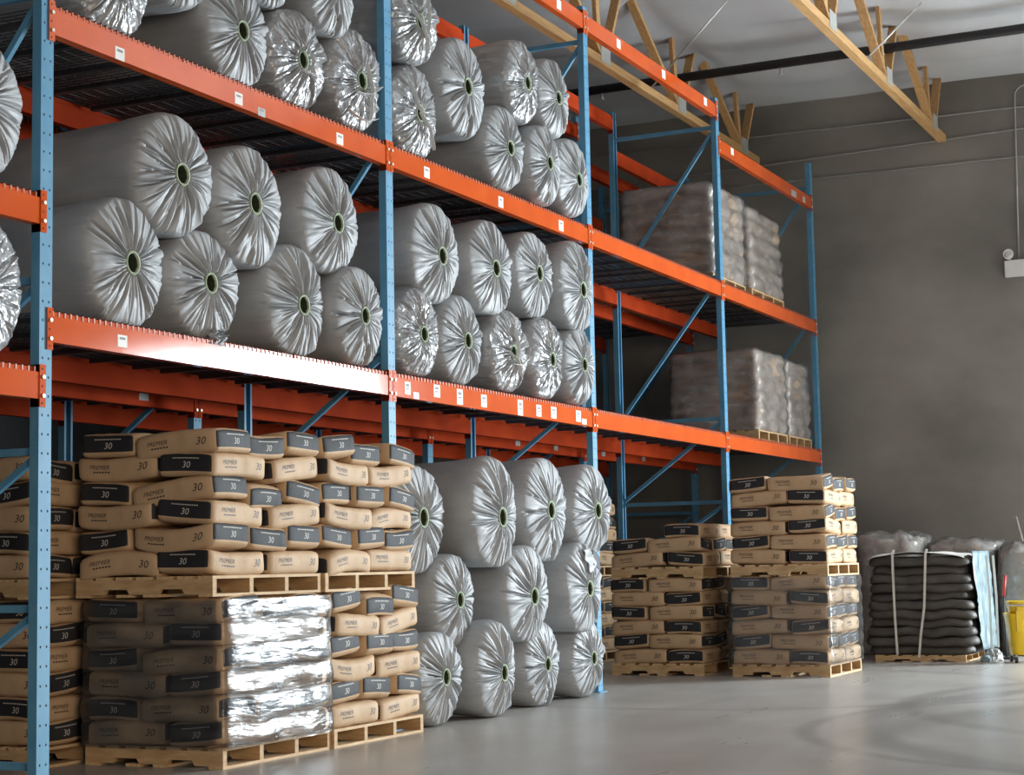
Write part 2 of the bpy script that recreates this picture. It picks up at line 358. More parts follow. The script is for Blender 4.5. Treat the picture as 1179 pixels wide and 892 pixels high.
def sticker(parent, bx, X, z, w, h, mat, lines=2, y=-0.0012):
    mb = MB(); x = X - bx; zz = z
    mb.add([(x-w/2, y, zz-h/2), (x+w/2, y, zz-h/2), (x+w/2, y, zz+h/2), (x-w/2, y, zz+h/2)], [(0, 1, 2, 3)], 0)
    mb.add([(x-w/2, 0, zz-h/2), (x+w/2, 0, zz-h/2), (x+w/2, 0, zz+h/2), (x-w/2, 0, zz+h/2)], [(3, 2, 1, 0)], 0)
    for i in range(lines):
        zc = zz + h*(0.22-0.27*i); hh = h*(0.10 if i == 0 else 0.05); n = 4
        for q in range(n):
            a = x - w*0.30 + w*0.62*q/n; b = a + w*0.12
            mb.add([(a, y-0.0006, zc-hh), (b, y-0.0006, zc-hh), (b, y-0.0006, zc+hh), (a, y-0.0006, zc+hh)], [(0, 1, 2, 3)], 1)
    o = mb.obj('sticker', [mat, M['print']], parent); o['label'] = 'small white sticker' if mat is M['paper'] else 'small grey sticker'
for (l, k, X, z, w, h, m, n) in (
    ('B', 0, .67, 4.115, .085, .075, 'paper', 1), ('B', 0, 1.87, 4.130, .085, .075, 'paper', 1), ('B', 0, 2.13, 4.10, .085, .055, 'paper_grey', 1), ('B', 0, 3.11, 4.13, .09, .08, 'paper', 1),
    ('B', 1, 4.39, 4.14, .09, .085, 'paper', 1), ('B', 1, 5.68, 4.14, .09, .09, 'paper', 1), ('B', 1, 6.91, 4.145, .1, .095, 'paper', 1),
    ('C', 1, 6.97, 6.18, .1, .09, 'paper', 0), ('C', 2, 8.4, 6.19, .1, .09, 'paper', 0), ('C', 2, 9.64, 6.19, .1, .09, 'paper', 0), ('C', 2, 10.94, 6.2, .1, .09, 'paper', 0),
    ('D', 3, 11.83, 5.82, .1, .08, 'paper', 0), ('D', 3, 14.27, 5.775, .22, .08, 'paper_grey', 0), ('D', 3, 14.72, 5.78, .12, .08, 'paper_grey', 0),
    ('A', 0, .70, 2.455, .085, .07, 'paper', 1), ('A', 1, 4.04, 2.46, .085, .095, 'paper', 2), ('A', 1, 4.17, 2.415, .085, .05, 'paper', 0), ('A', 1, 4.5, 2.475, .1, .095, 'paper', 2),
    ('A', 1, 4.88, 2.46, .1, .12, 'paper', 2), ('A', 1, 5.30, 2.46, .1, .1, 'paper', 2), ('A', 1, 5.98, 2.455, .1, .13, 'paper', 2), ('A', 1, 6.35, 2.455, .1, .1, 'paper', 2),
    ('A', 1, 6.66, 2.46, .11, .1, 'paper', 2), ('A', 1, 7.20, 2.465, .11, .1, 'paper', 2), ('A', 1, 7.33, 2.425, .1, .05, 'paper', 0)):
    sticker(FB[(k, l)], k*BAY+PW, X, z-lev[l], w, h, M[m], n)
for (k, X) in ((2, 9.52), (2, 10.5), (3, 11.86), (3, 13.15), (0, 3.14)):
    d = 'orange front beam of the rear row, lowest level, ' + bayname[k+1]
    sticker(beams[d], k*BAY+PW, X, -0.085, .11, .09, M['paper_grey'], 0)

# wire decks
DW = (BAY-PW)/3 - 0.012
def make_deck():
    t = thing('wire_deck', '', 'wire deck')
    mb = MB(); D = FD-0.02
    n = 25
    for i in range(n):
        x = 0.012 + (DW-0.024)*i/(n-1)
        mb.box(x-0.0028, x+0.0028, 0.0, D, -0.006, -0.0005)
    for j in range(13):
        y = 0.02 + (D-0.04)*j/12
        mb.box(0.0, DW, y-0.0028, y+0.0028, -0.011, -0.006)
    mb.obj('wire_mesh', M['wire'], t)
    for x in (0.15, DW/2, DW-0.15):
        mb = MB(); mb.box(x-0.022, x+0.022, 0.03, D-0.03, -0.038, -0.011); mb.obj('support_channel', M['wire'], t)
    mb = MB()
    for i in range(n):
        x = 0.012 + (DW-0.024)*i/(n-1)
        mb.box(x-0.0055, x+0.0055, -0.0105, -0.0045, -0.040, 0.0005); mb.box(x-0.0055, x+0.0055, -0.0105, 0.0, -0.0055, 0.0005)
    mb.box(0, DW, -0.012, -0.006, -0.044, -0.037)
    mb.obj('waterfall_edge', M['wire_lip'], t)
    return t
decks = Pool(make_deck)
pos3 = ['left', 'middle', 'right']
for k in range(4):
    for l in 'AB':
        for i in range(3):
            decks.get((k*BAY+PW+0.006+i*(DW+0.012), 0.016, lev[l]+0.004), 0, 'dark wire deck, %s of three, %s, %s' % (pos3[i], ln[l], bayname[k+1]), 'wire decks of the front row')
            decks.get((k*BAY+PW+0.006+i*(DW+0.012), Y2+0.016, lev[l]-0.026), 0, 'rear-row wire deck, %s of three, %s, %s' % (pos3[i], ln[l], bayname[k+1]), 'wire decks of the rear row')
for z, l in ((2.247, 'lower'), (3.186, 'upper')):
    decks.get((-(DW+0.012)+0.0, 0.016, z+0.004), 0, 'dark wire deck panel left of the nearest post, %s shelf' % l, 'wire decks of the front row')

# ------------------------------------------------------------------ grey rolls
def roll_wrap(seed, shiny):
    rnd = random.Random(seed); NT = 396
    RH = 0.172; hx, hz = rnd.uniform(-.06, .06), rnd.uniform(-.07, .03)
    prof = [(.92, 1.42), (.925, 0.9), (.935, 0.55), (.955, 0.34), (.978, 0.22), (.993, 0.14), (0.998, 0.085), (0.988, 0.045), (0.965, 0.018), (0.92, 0.003),
            (0.84, -0.008), (0.76, -0.018), (0.68, -0.026), (0.60, -0.032), (0.52, -0.037), (0.45, -0.041), (0.38, -0.044), (0.32, -0.047), (0.26, -0.050), (0.215, -0.052), (RH, -0.042), (RH, 0.0)]
    folds = []; nf = 36 if shiny else 62
    for i in range(nf):
        th = 2*pi*(i + rnd.uniform(-.48, .48))/nf
        kind = rnd.random()
        folds.append((th, rnd.uniform(.09, .26) if kind < .22 else rnd.uniform(.032, .062), rnd.choice((.55, .75, .95, 1.1, 1.2, 1.25)), rnd.uniform(-.30, .30), rnd.uniform(.45, 1.0)*(1 if rnd.random() < .5 else -1), kind < .22))
    ph = [rnd.uniform(0, 6.28) for _ in range(6)]
    off = Vector((rnd.uniform(0, 90), rnd.uniform(0, 90), rnd.uniform(0, 90)))
    mb = MB(); vs = []
    for (rho, y) in prof:
        face = min(1.0, max(0.0, (1.012-rho)/0.05))
        for k in range(NT):
            th = 2*pi*k/NT; g = 0.0
            att = face if y < .08 else max(0, (0.34-y)/0.24)*0.25
            if y < 0.34:
                for (t0, w, ext, sl, a, saw) in folds:
                    d = (th - t0 - sl*(rho-0.2) + pi) % (2*pi) - pi
                    if abs(d) > 0.45: continue
                    fade = max(0.0, min(1.0, (ext-rho)/0.22))
                    if fade <= 0: continue
                    ww = w*(0.6+0.4*rho)
                    if saw:                                    # a lapped pleat, steep on one side
                        sg = 1 if a > 0 else -1; dd = d*sg; steep = 0.030/max(rho, .25)*0.5+0.012
                        if -ww < dd <= 0: g += abs(a)*(1+dd/ww)*fade*1.0
                        elif 0 < dd < steep: g += abs(a)*(1-dd/steep)*fade*1.0
                    else:                                      # a narrow crease pulled into the core
                        wn = w*(0.35+0.35/max(rho, .3)*0.5)
                        if abs(d) < wn: g -= 1.75*abs(a)*(1-abs(d)/wn)*fade
            streak = noise.noise(Vector((cos(th)*7, sin(th)*7, rho*0.9))+off) + 0.6*noise.noise(Vector((cos(th)*16, sin(th)*16, rho*1.4))+off)
            inner = 0.25+0.75*min(1, max(0, (rho-0.17)/0.18))
            dy = -(0.028*g*att + 0.010*streak*face)*inner
            p3 = Vector((cos(th)*rho, y*1.5, sin(th)*rho))
            lo = noise.noise(p3*1.7+off)
            rr = rho*(1 + 0.022*sin(2*th+ph[0]) + 0.016*sin(3*th+ph[1]) + 0.010*sin(5*th+ph[2])*(1 if y < .4 else .4))
            if rho > 0.8: rr *= 1 + 0.026*lo + 0.012*streak*(1 if y < .2 else .3) + 0.7*dy
            if rho > 0.25: dy += 0.020*lo*(1-rho*0.3)
            if shiny and y < 0.6 and rho > 0.22:
                q = p3*2.6+off; c = noise.noise(q)*0.7 + abs(noise.noise(q*2.0))*0.9 - 0.35
                c = round(c*5)/5*.5 + c*.5
                dy += 0.036*c*(1 if y < .12 else .2); rr *= 1 + 0.030*c*min(1, rho)
            sh = max(0.0, 1-(rho-RH)/(1-RH)) if y < .2 else 0.0
            x = rr*cos(th)+hx*sh; z = rr*sin(th)+hz*sh
            if z < -0.955: z = -0.955 - 0.15*(abs(z)-0.955)
            vs.append((x, y+dy, z))
    fs = []
    for i in range(len(prof)-1):
        for k in range(NT):
            fs.append((i*NT+k, i*NT+(k+1) % NT, (i+1)*NT+(k+1) % NT, (i+1)*NT+k))
    fs.append(tuple(range(NT-1, -1, -1)))
    mb.add(vs, fs, 0, True)
    return mb.mesh('plastic_wrap', [M['poly_shiny'] if shiny else M['poly']]), hx, hz
def core_mesh():
    mb = MB(); n = 28; ro, ri = 0.182, 0.128; vs = []
    rg = [(ro, 0.05), (ro, -0.046), (ro*0.93, -0.056), (ri*1.1, -0.054), (ri, -0.045), (ri*0.98, 0.30)]
    rr = random.Random(4)
    jag = [rr.uniform(-.008, .008) for _ in range(n)]
    for (r, y) in rg:
        vs += [((r+(jag[k] if r < .14 else 0))*cos(2*pi*k/n), y, (r+(jag[k] if r < .14 else 0))*1.08*sin(2*pi*k/n)) for k in range(n)]
    mb.add(vs, [(i*n+k, i*n+(k+1) % n, (i+1)*n+(k+1) % n, (i+1)*n+k) for i in range(4) for k in range(n)], 0, True)
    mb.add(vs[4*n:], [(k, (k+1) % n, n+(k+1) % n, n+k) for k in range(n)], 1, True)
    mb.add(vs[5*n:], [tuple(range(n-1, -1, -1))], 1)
    return mb.mesh('core_tube', [M['core'], M['core_dark']])
core_me = core_mesh()
def roll_proto(seed, shiny):
    def f():
        t = thing('plastic_wrapped_roll', '', 'roll')
        me, hx, hz = roll_wrap(seed, shiny); link('plastic_wrap', me, t); c = link('core_tube', core_me, t); c.location = (hx, 0, hz); c.scale = (1.0, 1, 1.0)
        return t
    return f
plain = [Pool(roll_proto(s, False)) for s in (3, 8, 15, 21, 34, 55, 62)]
shiny = [Pool(roll_proto(s, True)) for s in (101, 117, 130)]
# (x, y of the end face, z of the axis, radius x, radius z, shiny, label)
RW1, RW2 = 'grey rolls on the lowest shelf', 'grey rolls on the middle shelf'
ROLLS = [
 (.830, .066, 2.930, .372, .372, 0, 'grey roll, first from left, lower row, low shelf of nearest bay', RW1),
 (1.624, .080, 2.905, .362, .352, 0, 'grey roll with torn bottom edge, second in lower row, low shelf, nearest bay', RW1),
 (2.625, .060, 2.931, .375, .371, 0, 'grey roll, third from left, lower row, low shelf of nearest bay', RW1),
 (3.330, -.022, 2.906, .345, .346, 0, 'grey roll beside second post, fourth in lower row, low shelf, nearest bay', RW1),
 (1.263, .040, 3.529, .380, .376, 0, 'large grey roll, first of upper row, low shelf of nearest bay', RW1),
 (2.066, .040, 3.475, .385, .390, 0, 'grey roll, second of upper row, low shelf of nearest bay', RW1),
 (3.047, .040, 3.548, .384, .382, 0, 'grey roll, third and last of upper row, low shelf of nearest bay', RW1),
 (.70, .080, 4.62, .37, .37, 1, 'glossy crinkled roll, first from left, middle shelf of nearest bay', RW2),
 (1.985, .080, 4.612, .362, .362, 0, 'dull grey roll between two glossy ones, middle shelf, nearest bay', RW2),
 (2.672, .060, 4.602, .352, .352, 1, 'glossy roll with strap across its core, middle shelf, nearest bay', RW2),
 (3.375, .017, 4.622, .366, .366, 1, 'glossy crinkled roll touching second post, middle shelf, nearest bay', RW2),
 (1.34, .070, 4.945, .36, .36, 0, 'grey roll peeking in at the top, first of upper row, middle shelf', RW2),
 (2.285, .070, 5.225, .355, .355, 0, 'grey roll cut by the top frame edge, second of upper row, middle shelf', RW2),
 (3.02, .000, 5.190, .345, .345, 0, 'grey roll cut by the top frame edge, third of upper row, middle shelf', RW2),
 (4.215, -.004, 2.893, .333, .333, 1, 'glossy crumpled roll right of second post, low shelf, second bay', RW1),
 (5.010, .033, 2.919, .362, .359, 0, 'grey roll, second in lower row, low shelf of second bay', RW1),
 (5.765, -.012, 2.910, .350, .350, 1, 'glossy crumpled roll, third in lower row, low shelf, second bay', RW1),
 (6.440, -.052, 2.910, .348, .350, 1, 'half glossy roll, fourth in lower row, low shelf of second bay', RW1),
 (7.115, -.070, 2.902, .338, .342, 0, 'grey roll overlapping third post, fifth in lower row, low shelf', RW1),
 (4.517, .000, 3.535, .393, .395, 0, 'grey roll, first of upper row, low shelf of second bay', RW1),
 (5.490, .000, 3.559, .388, .388, 0, 'grey roll, second of upper row, low shelf of second bay', RW1),
 (6.335, .000, 3.620, .383, .383, 0, 'grey roll, third of upper row, low shelf of second bay', RW1),
 (7.060, -.080, 3.610, .388, .400, 0, 'grey roll overlapping third post, fourth of upper row, low shelf', RW1),
 (4.330, .064, 4.611, .361, .361, 1, 'glossy roll right of second post, lower row, middle shelf', RW2),
 (5.080, .020, 4.965, .380, .400, 0, 'big grey roll raised between its neighbours, middle shelf, second bay', RW2),
 (4.245, .000, 5.293, .342, .342, 1, 'glossy strapped roll at top right of second post, middle shelf', RW2),
 (5.749, -.020, 4.607, .360, .357, 0, 'grey roll, second in lower row, middle shelf of second bay', RW2),
 (6.446, -.073, 4.596, .346, .346, 0, 'grey roll, third in lower row, middle shelf of second bay', RW2),
 (7.120, -.040, 4.613, .362, .363, 0, 'grey roll against third post, last in lower row, middle shelf', RW2),
 (6.030, -.060, 5.235, .345, .355, 1, 'semi-glossy roll, first of two at top right, middle shelf', RW2),
 (6.640, -.080, 5.230, .330, .345, 0, 'grey roll, last of top row, middle shelf of second bay', RW2),
 (4.165, -.177, .343, .343, .343, 0, 'floor roll, first from left in bottom row beside pallet', 'grey rolls stacked on the floor'),
 (4.948, -.250, .359, .365, .359, 0, 'floor roll, second from left in bottom row', 'grey rolls stacked on the floor'),
 (6.000, -.154, .340, .345, .340, 0, 'floor roll, third from left in bottom row', 'grey rolls stacked on the floor'),
 (6.960, -.150, .340, .350, .340, 0, 'floor roll, rightmost in bottom row at foot of third post', 'grey rolls stacked on the floor'),
 (4.580, -.090, .890, .350, .345, 0, 'floor roll, leftmost in middle row', 'grey rolls stacked on the floor'),
 (5.634, -.200, .918, .392, .392, 0, 'floor roll, centre of middle row', 'grey rolls stacked on the floor'),
 (6.720, -.235, .945, .378, .378, 0, 'floor roll with dark open flap, right of middle row', 'grey rolls stacked on the floor'),
 (4.170, -.010, 1.500, .385, .410, 0, 'floor roll, leftmost in top row beside tan bags', 'grey rolls stacked on the floor'),
 (5.072, -.200, 1.553, .420, .425, 0, 'large floor roll, second in top row', 'grey rolls stacked on the floor'),
 (6.034, -.200, 1.595, .418, .425, 0, 'large floor roll, third in top row', 'grey rolls stacked on the floor'),
 (6.990, -.210, 1.615, .395, .395, 0, 'floor roll, rightmost in top row in front of third post', 'grey rolls stacked on the floor'),
 (-.474, .020, 3.566, .380, .380, 0, 'grey roll at the left picture edge, upper shelf left of nearest post', 'grey rolls left of the nearest post'),
 (-.463, .020, 2.627, .380, .380, 1, 'glossy roll at the left picture edge, lower shelf left of nearest post', 'grey rolls left of the nearest post'),
]
rr = random.Random(77); ip = isn = 0; BYL = {}
for (x, y, z, rx, rz_, sh, lab, grp) in ROLLS:
    if sh: pool = shiny[isn % 3]; isn += 1
    else: pool = plain[ip % 7]; ip += 1
    o = pool.get((x, y, z), 0, lab, grp); o.scale = (rx*1.025, 1.0, rz_*1.02)
    # tilt a touch about the vertical so the ends do not line up like a machine's
    o.rotation_euler = (0, 0, rr.uniform(-.03, .03)); BYL[lab] = o

# loose strands, a flap and a tear that single some rolls out
M['strand'] = noise_mat('clear_film_strand', (0.72, 0.72, 0.70), (0.82, 0.82, 0.80), 20, 0.2)
def strand(o, a, b, bend=.0):
    mb = MB(); n = 14; pts = []
    for i in range(n+1):
        t = i/n; x = a[0]+(b[0]-a[0])*t + bend*sin(pi*t)*(b[1]-a[1]); z = a[1]+(b[1]-a[1])*t - bend*sin(pi*t)*(b[0]-a[0])
        rho = min(1.0, hypot(x, z)); pts.append((x, -.098 + .085*rho**3 + .006*sin(t*11), z))
    for p, q in zip(pts[:-1], pts[1:]): mb.bar(p, q, .006, .030, 0, (0, 1, 0))
    mb.obj('film_strand', M['strand'], o)['label'] = 'pale clear film strand'
for key, ls in (('glossy roll with strap across its core', [((-.25, -.30), (.75, -.22), .05), ((.10, .1), (.12, -.28), 0)]), ('glossy crinkled roll touching second post', [((-.35, -.35), (.55, -.05), .1), ((.0, .25), (.25, -.75), -.05), ((-.5, -.7), (.6, -.65), .12)]),
                ('glossy strapped roll at top right', [((-.6, .15), (.25, -.55), 0), ((.2, .6), (.15, -.8), .05), ((-.5, .55), (.25, .5), 0)]), ('glossy roll right of second post', [((-.2, -.1), (.65, -.7), 0), ((-.5, .5), (-.15, -.1), .1)]),
                ('glossy crumpled roll, third in lower row', [((-.3, -.35), (.5, -.15), .1), ((-.1, .5), (.05, -.5), .06), ((-.45, -.1), (.15, -.6), -.1)])):
    for lab, o in BYL.items():
        if lab.startswith(key):
            for a, b, bd in ls: strand(o, a, b, bd)
def patch(o, name, t0, t1, r0, r1, yf, mat, lab, th):
    mb = MB(); n = 14; vs = []
    for i in range(n+1):
        for j in range(n+1):
            t = radians(t0+(t1-t0)*i/n + 5*sin(j*.9)); f = j/n; r = r0+(r1-r0)*f
            vs.append((r*cos(t), yf(f, i/n), r*sin(t)))
    mb.add(vs, [(i*(n+1)+j, (i+1)*(n+1)+j, (i+1)*(n+1)+j+1, i*(n+1)+j+1) for i in range(n) for j in range(n)], 0, True)
    p = mb.obj(name, mat, o); p['label'] = lab; so = p.modifiers.new('solid', 'SOLIDIFY'); so.thickness = th
for lab, o in BYL.items():
    if 'dark open flap' in lab:
        patch(o, 'mouth_shade', 46, 84, .48, .85, lambda f, u: -.085+.035*f, M['rubber_and_shade'], 'dark patch for the shade in the wrap opening', .004)  # dark sheet laid on the face in place of the shade inside the opening
        patch(o, 'loose_flap', 82, 110, .34, .88, lambda f, u: -.072-.03*sin(pi*min(1, f*1.1))*(1-u)+.04*f, M['poly'], 'loose raised flap', .006)
    if 'torn bottom edge' in lab:
        patch(o, 'torn_edge', 266, 290, .78, 1.06, lambda f, u: -.050-.03*f*sin(pi*u)+.006*sin(u*19), M['poly'], 'torn hanging edge of the wrap', .005)
        patch(o, 'tear', 272, 284, .80, .95, lambda f, u: -.085-.02*f, M['rubber_and_shade'], 'dark patch for the shade in the tear', .004)  # another dark sheet, for the shade inside the tear

# ------------------------------------------------------------------ pallets and kraft bags
PLW, PLD, PLH = 1.20, 1.00, 0.122
def make_pallet():
    t = thing('wooden_pallet', '', 'pallet')
    n = 7; bw = 0.105
    for i in range(n):
        y = i*(PLD-bw)/(n-1); mb = MB(); mb.box(0, PLW, y, y+bw, PLH-0.018, PLH); mb.obj('deck_board', M['wood'], t)
    for x in (0.0, 0.385, 0.775, PLW-0.04):
        mb = MB(); z0, z1 = 0.017, PLH-0.018
        # stringer with two notches: profile along y
        pr = [(0, z0), (0.20, z0), (0.22, z0+0.03), (0.38, z0+0.03), (0.40, z0), (0.60, z0), (0.62, z0+0.03), (0.78, z0+0.03), (0.80, z0), (PLD, z0), (PLD, z1), (0, z1)]
        m = len(pr); vs = [(xx, y, z) for xx in (x, x+0.04) for (y, z) in pr]
        mb.add(vs, [tuple(range(m-1, -1, -1)), tuple(range(m, 2*m))] + [(i, (i+1) % m, m+(i+1) % m, m+i) for i in range(m)])
        mb.obj('stringer', M['wood_dark'], t)
    for y in (0, 0.40, 0.60, PLD-0.10):
        mb = MB(); mb.box(0, PLW, y, y+0.10, 0, 0.017); mb.obj('bottom_board', M['wood'], t)
    return t
pallets = Pool(make_pallet)

BA, BB, BC = 0.292, 0.199, 0.0735            # half size of a bag
def text_polys(txt, size, shear=0.0):
    c = bpy.data.curves.new('t', 'FONT'); c.body = txt; c.size = size; c.shear = shear; c.align_x = 'CENTER'; c.align_y = 'CENTER'; c.resolution_u = 3
    o = bpy.data.objects.new('t', c); COL.objects.link(o)
    dg = bpy.context.evaluated_depsgraph_get(); me = o.evaluated_get(dg).to_mesh()
    v = [(p.co.x, p.co.y) for p in me.vertices]; f = [tuple(p.vertices) for p in me.polygons]
    o.evaluated_get(dg).to_mesh_clear(); bpy.data.objects.remove(o); bpy.data.curves.remove(c)
    return v, f
T30 = text_polys('30', 0.068, 0.25); T30w = text_polys('30', 0.060, 0.2); TPR = text_polys('PREMIER', 0.040, 0.3)
def bag_mesh(seed, droop):
    rnd = random.Random(seed); off = Vector((rnd.uniform(0, 99), rnd.uniform(0, 99), rnd.uniform(0, 99)))
    b1, b2, tw = rnd.uniform(-.012, .012)+droop, rnd.uniform(-.01, .01), rnd.uniform(-.02, .02)
    creases = [(rnd.uniform(-.05, .34), rnd.uniform(-.12, .12), rnd.uniform(.4, 1)) for _ in range(3)]
    def surf(p):
        x, y, z = p                                   # on the cube [-1,1]^3
        r = 0.023; d = Vector((BA, BB, BC)); q = Vector((x*BA, y*BB, z*BC))
        c = Vector((max(-d.x+r, min(d.x-r, q.x)), max(-d.y+r, min(d.y-r, q.y)), max(-d.z+r, min(d.z-r, q.z))))
        n = q-c
        if n.length > 1e-6: q = c + n.normalized()*r if n.length > r else q
        # pillow bulge and pinched ends
        q.y *= 1 + 0.035*(1-z*z)*(1-0.6*abs(x)**3) - 0.05*abs(x)**6
        q.z *= 1 + 0.03*(1-x*x)*(1-y*y) - 0.10*abs(x)**8 - 0.05*abs(y)**6
        q.x *= 1 + 0.018*(1-z*z)*(1-y*y)
        w = noise.noise(Vector((q.x*5, q.y*5, q.z*6))+off)
        w2 = noise.noise(Vector((q.x*14, q.y*14, q.z*10))+off*2)
        nn = Vector((x**5/BA*.3, y**5/BB*.3, z**5/BC*.12)); nn.normalize()
        q += nn*(0.007*w + 0.0035*w2)
        for (cx, sl, am) in creases:                  # folds across the side faces
            dd = q.x/BA - cx - sl*z
            q.y -= (1 if y > 0 else -1)*0.010*am*math.exp(-(dd/0.035)**2)*abs(y)**4*(1-abs(x)**4)
        q.z += b1*(x*x-0.3) + b2*(y*y-0.3) + tw*x*y
        return q
    def grid(n):
        base = [-1, -.93, -.82] + [-.82 + 1.64*i/(n+1) for i in range(1, n+1)] + [.82, .93, 1]
        return base
    gx, gy, gz = grid(9), grid(5), [-1, -.8, -.62, -.25, .25, .62, .8, 1]
    mb = MB(); idx = {}
    def vid(p):
        k = tuple(round(a, 4) for a in p)
        if k not in idx: idx[k] = len(mb.v); mb.v.append(tuple(surf(k)))
        return idx[k]
    def face(ga, gb, fn, matf):
        for i in range(len(ga)-1):
            for j in range(len(gb)-1):
                q = [fn(ga[i], gb[j]), fn(ga[i+1], gb[j]), fn(ga[i+1], gb[j+1]), fn(ga[i], gb[j+1])]
                mb.f.append(tuple(vid(p) for p in q)); mb.m.append(matf((ga[i]+ga[i+1])/2, (gb[j]+gb[j+1])/2)); mb.sm.append(True)
    tan = lambda a, b: 0
    blk = lambda a, b: 1 if (-.62 < b < .95 and abs(a) < .98) else 0
    face(gx, gy, lambda a, b: (a, b, 1), tan); face(gx, gy, lambda a, b: (a, -b, -1), tan)
    face(gx, gz, lambda a, b: (a, -1, b), tan); face(gx, gz, lambda a, b: (-a, 1, b), tan)
    face(gy, gz, lambda a, b: (1, a, b), blk); face(gy, gz, lambda a, b: (-1, -a, b), blk)
    def decal(poly, cx, cz, side, mat):
        # print lies on the bag's own facets: cut it at the grid lines, then map it facet by facet
        v, f = poly; sgn = -1 if side[1] == '-' else 1; ga = gx if side[0] == 'y' else gy
        half = BA if side[0] == 'y' else BB; fl = (1 if sgn < 0 else -1) if side[0] == 'y' else (1 if sgn > 0 else -1)
        bm = bmesh.new(); bv = [bm.verts.new(((cx+u)/half*fl, (cz+w)/BC, 0)) for (u, w) in v]
        for q in f:
            try: bm.faces.new([bv[i] for i in q])
            except ValueError: pass
        a0, a1 = min(p.co.x for p in bv), max(p.co.x for p in bv); b0, b1 = min(p.co.y for p in bv), max(p.co.y for p in bv)
        for g in ga:
            if a0 < g < a1: bmesh.ops.bisect_plane(bm, geom=bm.verts[:]+bm.edges[:]+bm.faces[:], plane_co=(g, 0, 0), plane_no=(1, 0, 0))
        for g in gz:
            if b0 < g < b1: bmesh.ops.bisect_plane(bm, geom=bm.verts[:]+bm.edges[:]+bm.faces[:], plane_co=(0, g, 0), plane_no=(0, 1, 0))
        bm.verts.index_update(); vs = []
        P = (lambda s_, t_: surf((s_, sgn, t_))) if side[0] == 'y' else (lambda s_, t_: surf((sgn, s_, t_)))
        for p in bm.verts:
            i = max(i for i in range(len(ga)-1) if ga[i] <= p.co.x+1e-6 or i == 0); j = max(j for j in range(len(gz)-1) if gz[j] <= p.co.y+1e-6 or j == 0)
            u = (p.co.x-ga[i])/(ga[i+1]-ga[i]); w = (p.co.y-gz[j])/(gz[j+1]-gz[j])
            q = (P(ga[i], gz[j])*(1-u)+P(ga[i+1], gz[j])*u)*(1-w) + (P(ga[i], gz[j+1])*(1-u)+P(ga[i+1], gz[j+1])*u)*w
            if side[0] == 'y': q.y += sgn*0.0011
            else: q.x += sgn*0.0011
            vs.append(q)
        mb.add(vs, [tuple(x.index for x in q.verts) for q in bm.faces], mat); bm.free()
    def bars(cx, cz, w, h, n, side, mat):
        for q in range(n):
            a = cx - w/2 + w*q/n
            decal(([(a-cx, -h), (a-cx+w/n*0.72, -h), (a-cx+w/n*0.72, h), (a-cx, h)], [(0, 1, 2, 3)]), cx, cz, side, mat)
    for s in ('y-', 'y+'):
        decal(T30, 0.185, 0.002, s, 2); decal(TPR, -0.125, 0.016, s, 2); bars(-0.105, -0.014, 0.13, 0.0045, 6, s, 2)
    for s in ('x-', 'x+'):
        decal(T30w, 0.01, -0.006, s, 3); bars(0.01, 0.040, 0.20, 0.0035, 12, s, 3)
    return mb.mesh('kraft_bag', [M['tan'], M['label_black'], M['ink'], M['white_ink']])
bag_me = [bag_mesh(s, d) for s, d in ((1, 0), (2, .006), (3, -.008), (4, .0), (5, -.012), (6, .004))]
rb = random.Random(5)
bag_sl = [bag_mesh(s, d) for s, d in ((11, .022), (12, -.026), (13, -.018), (14, .030))]
def bag(x, y, z, rz, label, group, sloppy=1.0, tilt=(0, 0)):
    o = link('kraft_bag', rb.choice(bag_me if sloppy < 1.5 else bag_me[:3]+bag_sl)); o.location = (x + rb.uniform(-.012, .012)*sloppy, y + rb.uniform(-.012, .012)*sloppy, z)
    o.rotation_euler = (tilt[0]+rb.uniform(-.020, .020)*sloppy, tilt[1]+rb.uniform(-.022, .022)*sloppy, rz + rb.uniform(-.035, .035)*sloppy + (pi if rb.random() < 0.0 else 0))
    return tag(o, label, 'bag', group)
LH = 0.1455
def stack(x0, y0, z0, nl, nick, plabel, first='A', skip_back=False, sloppy=1.0, top_full=False, vee=0.0):
    """a pallet and the bags of its stack that the aisle can see"""
    pallets.get((x0, y0, z0), 0, plabel, 'wooden pallets under the bags')
    g = 'kraft bags ' + nick
    lx = [.02, .61]; ya = y0 + .005
    for i in range(nl):
        typ = 'AB'[(i + (first == 'B')) % 2]; z = z0 + PLH + LH*(i+.5) + 0.002; ve = vee*min(1, i/2.0)
        L = ORD[i] + ' layer'; full = top_full and i == nl-1
        if typ == 'A':
            for k in range(2): bag(x0+.30+.60*k, ya+.20, z, 0, 'kraft bag, %s %s, tan side, %s of aisle face' % (L, nick, ('left', 'right')[k]), g, sloppy, (0, (ve, -ve)[k]))
            for k in range(3 if full else 1):
                if k == 0 and skip_back: continue
                bag(x0+.20+.40*k, ya+.40+.295, z, -pi/2, 'kraft bag, %s %s, tan side, %s of back row' % (L, nick, ('left', 'middle', 'right')[k]), g, sloppy)
        else:
            for k in range(3): bag(x0+.20+.40*k, ya+.295, z - (.010 if k == 1 else 0)*ve/.06, -pi/2, 'kraft bag, %s %s, black end, %s of aisle face' % (L, nick, ('left', 'middle', 'right')[k]), g, sloppy, ((.9*ve, 0, -.9*ve)[k], (-ve, .3*ve, -.5*ve)[k]))
            for k in range(2 if full else 1):
                if k == 0 and skip_back: continue
                bag(x0+.30+.60*k, ya+.59+.20, z, 0, 'kraft bag, %s %s, black end, %s of back row' % (L, nick, ('left', 'right')[k]), g, sloppy)
H2 = PLH + 6*LH + 0.006
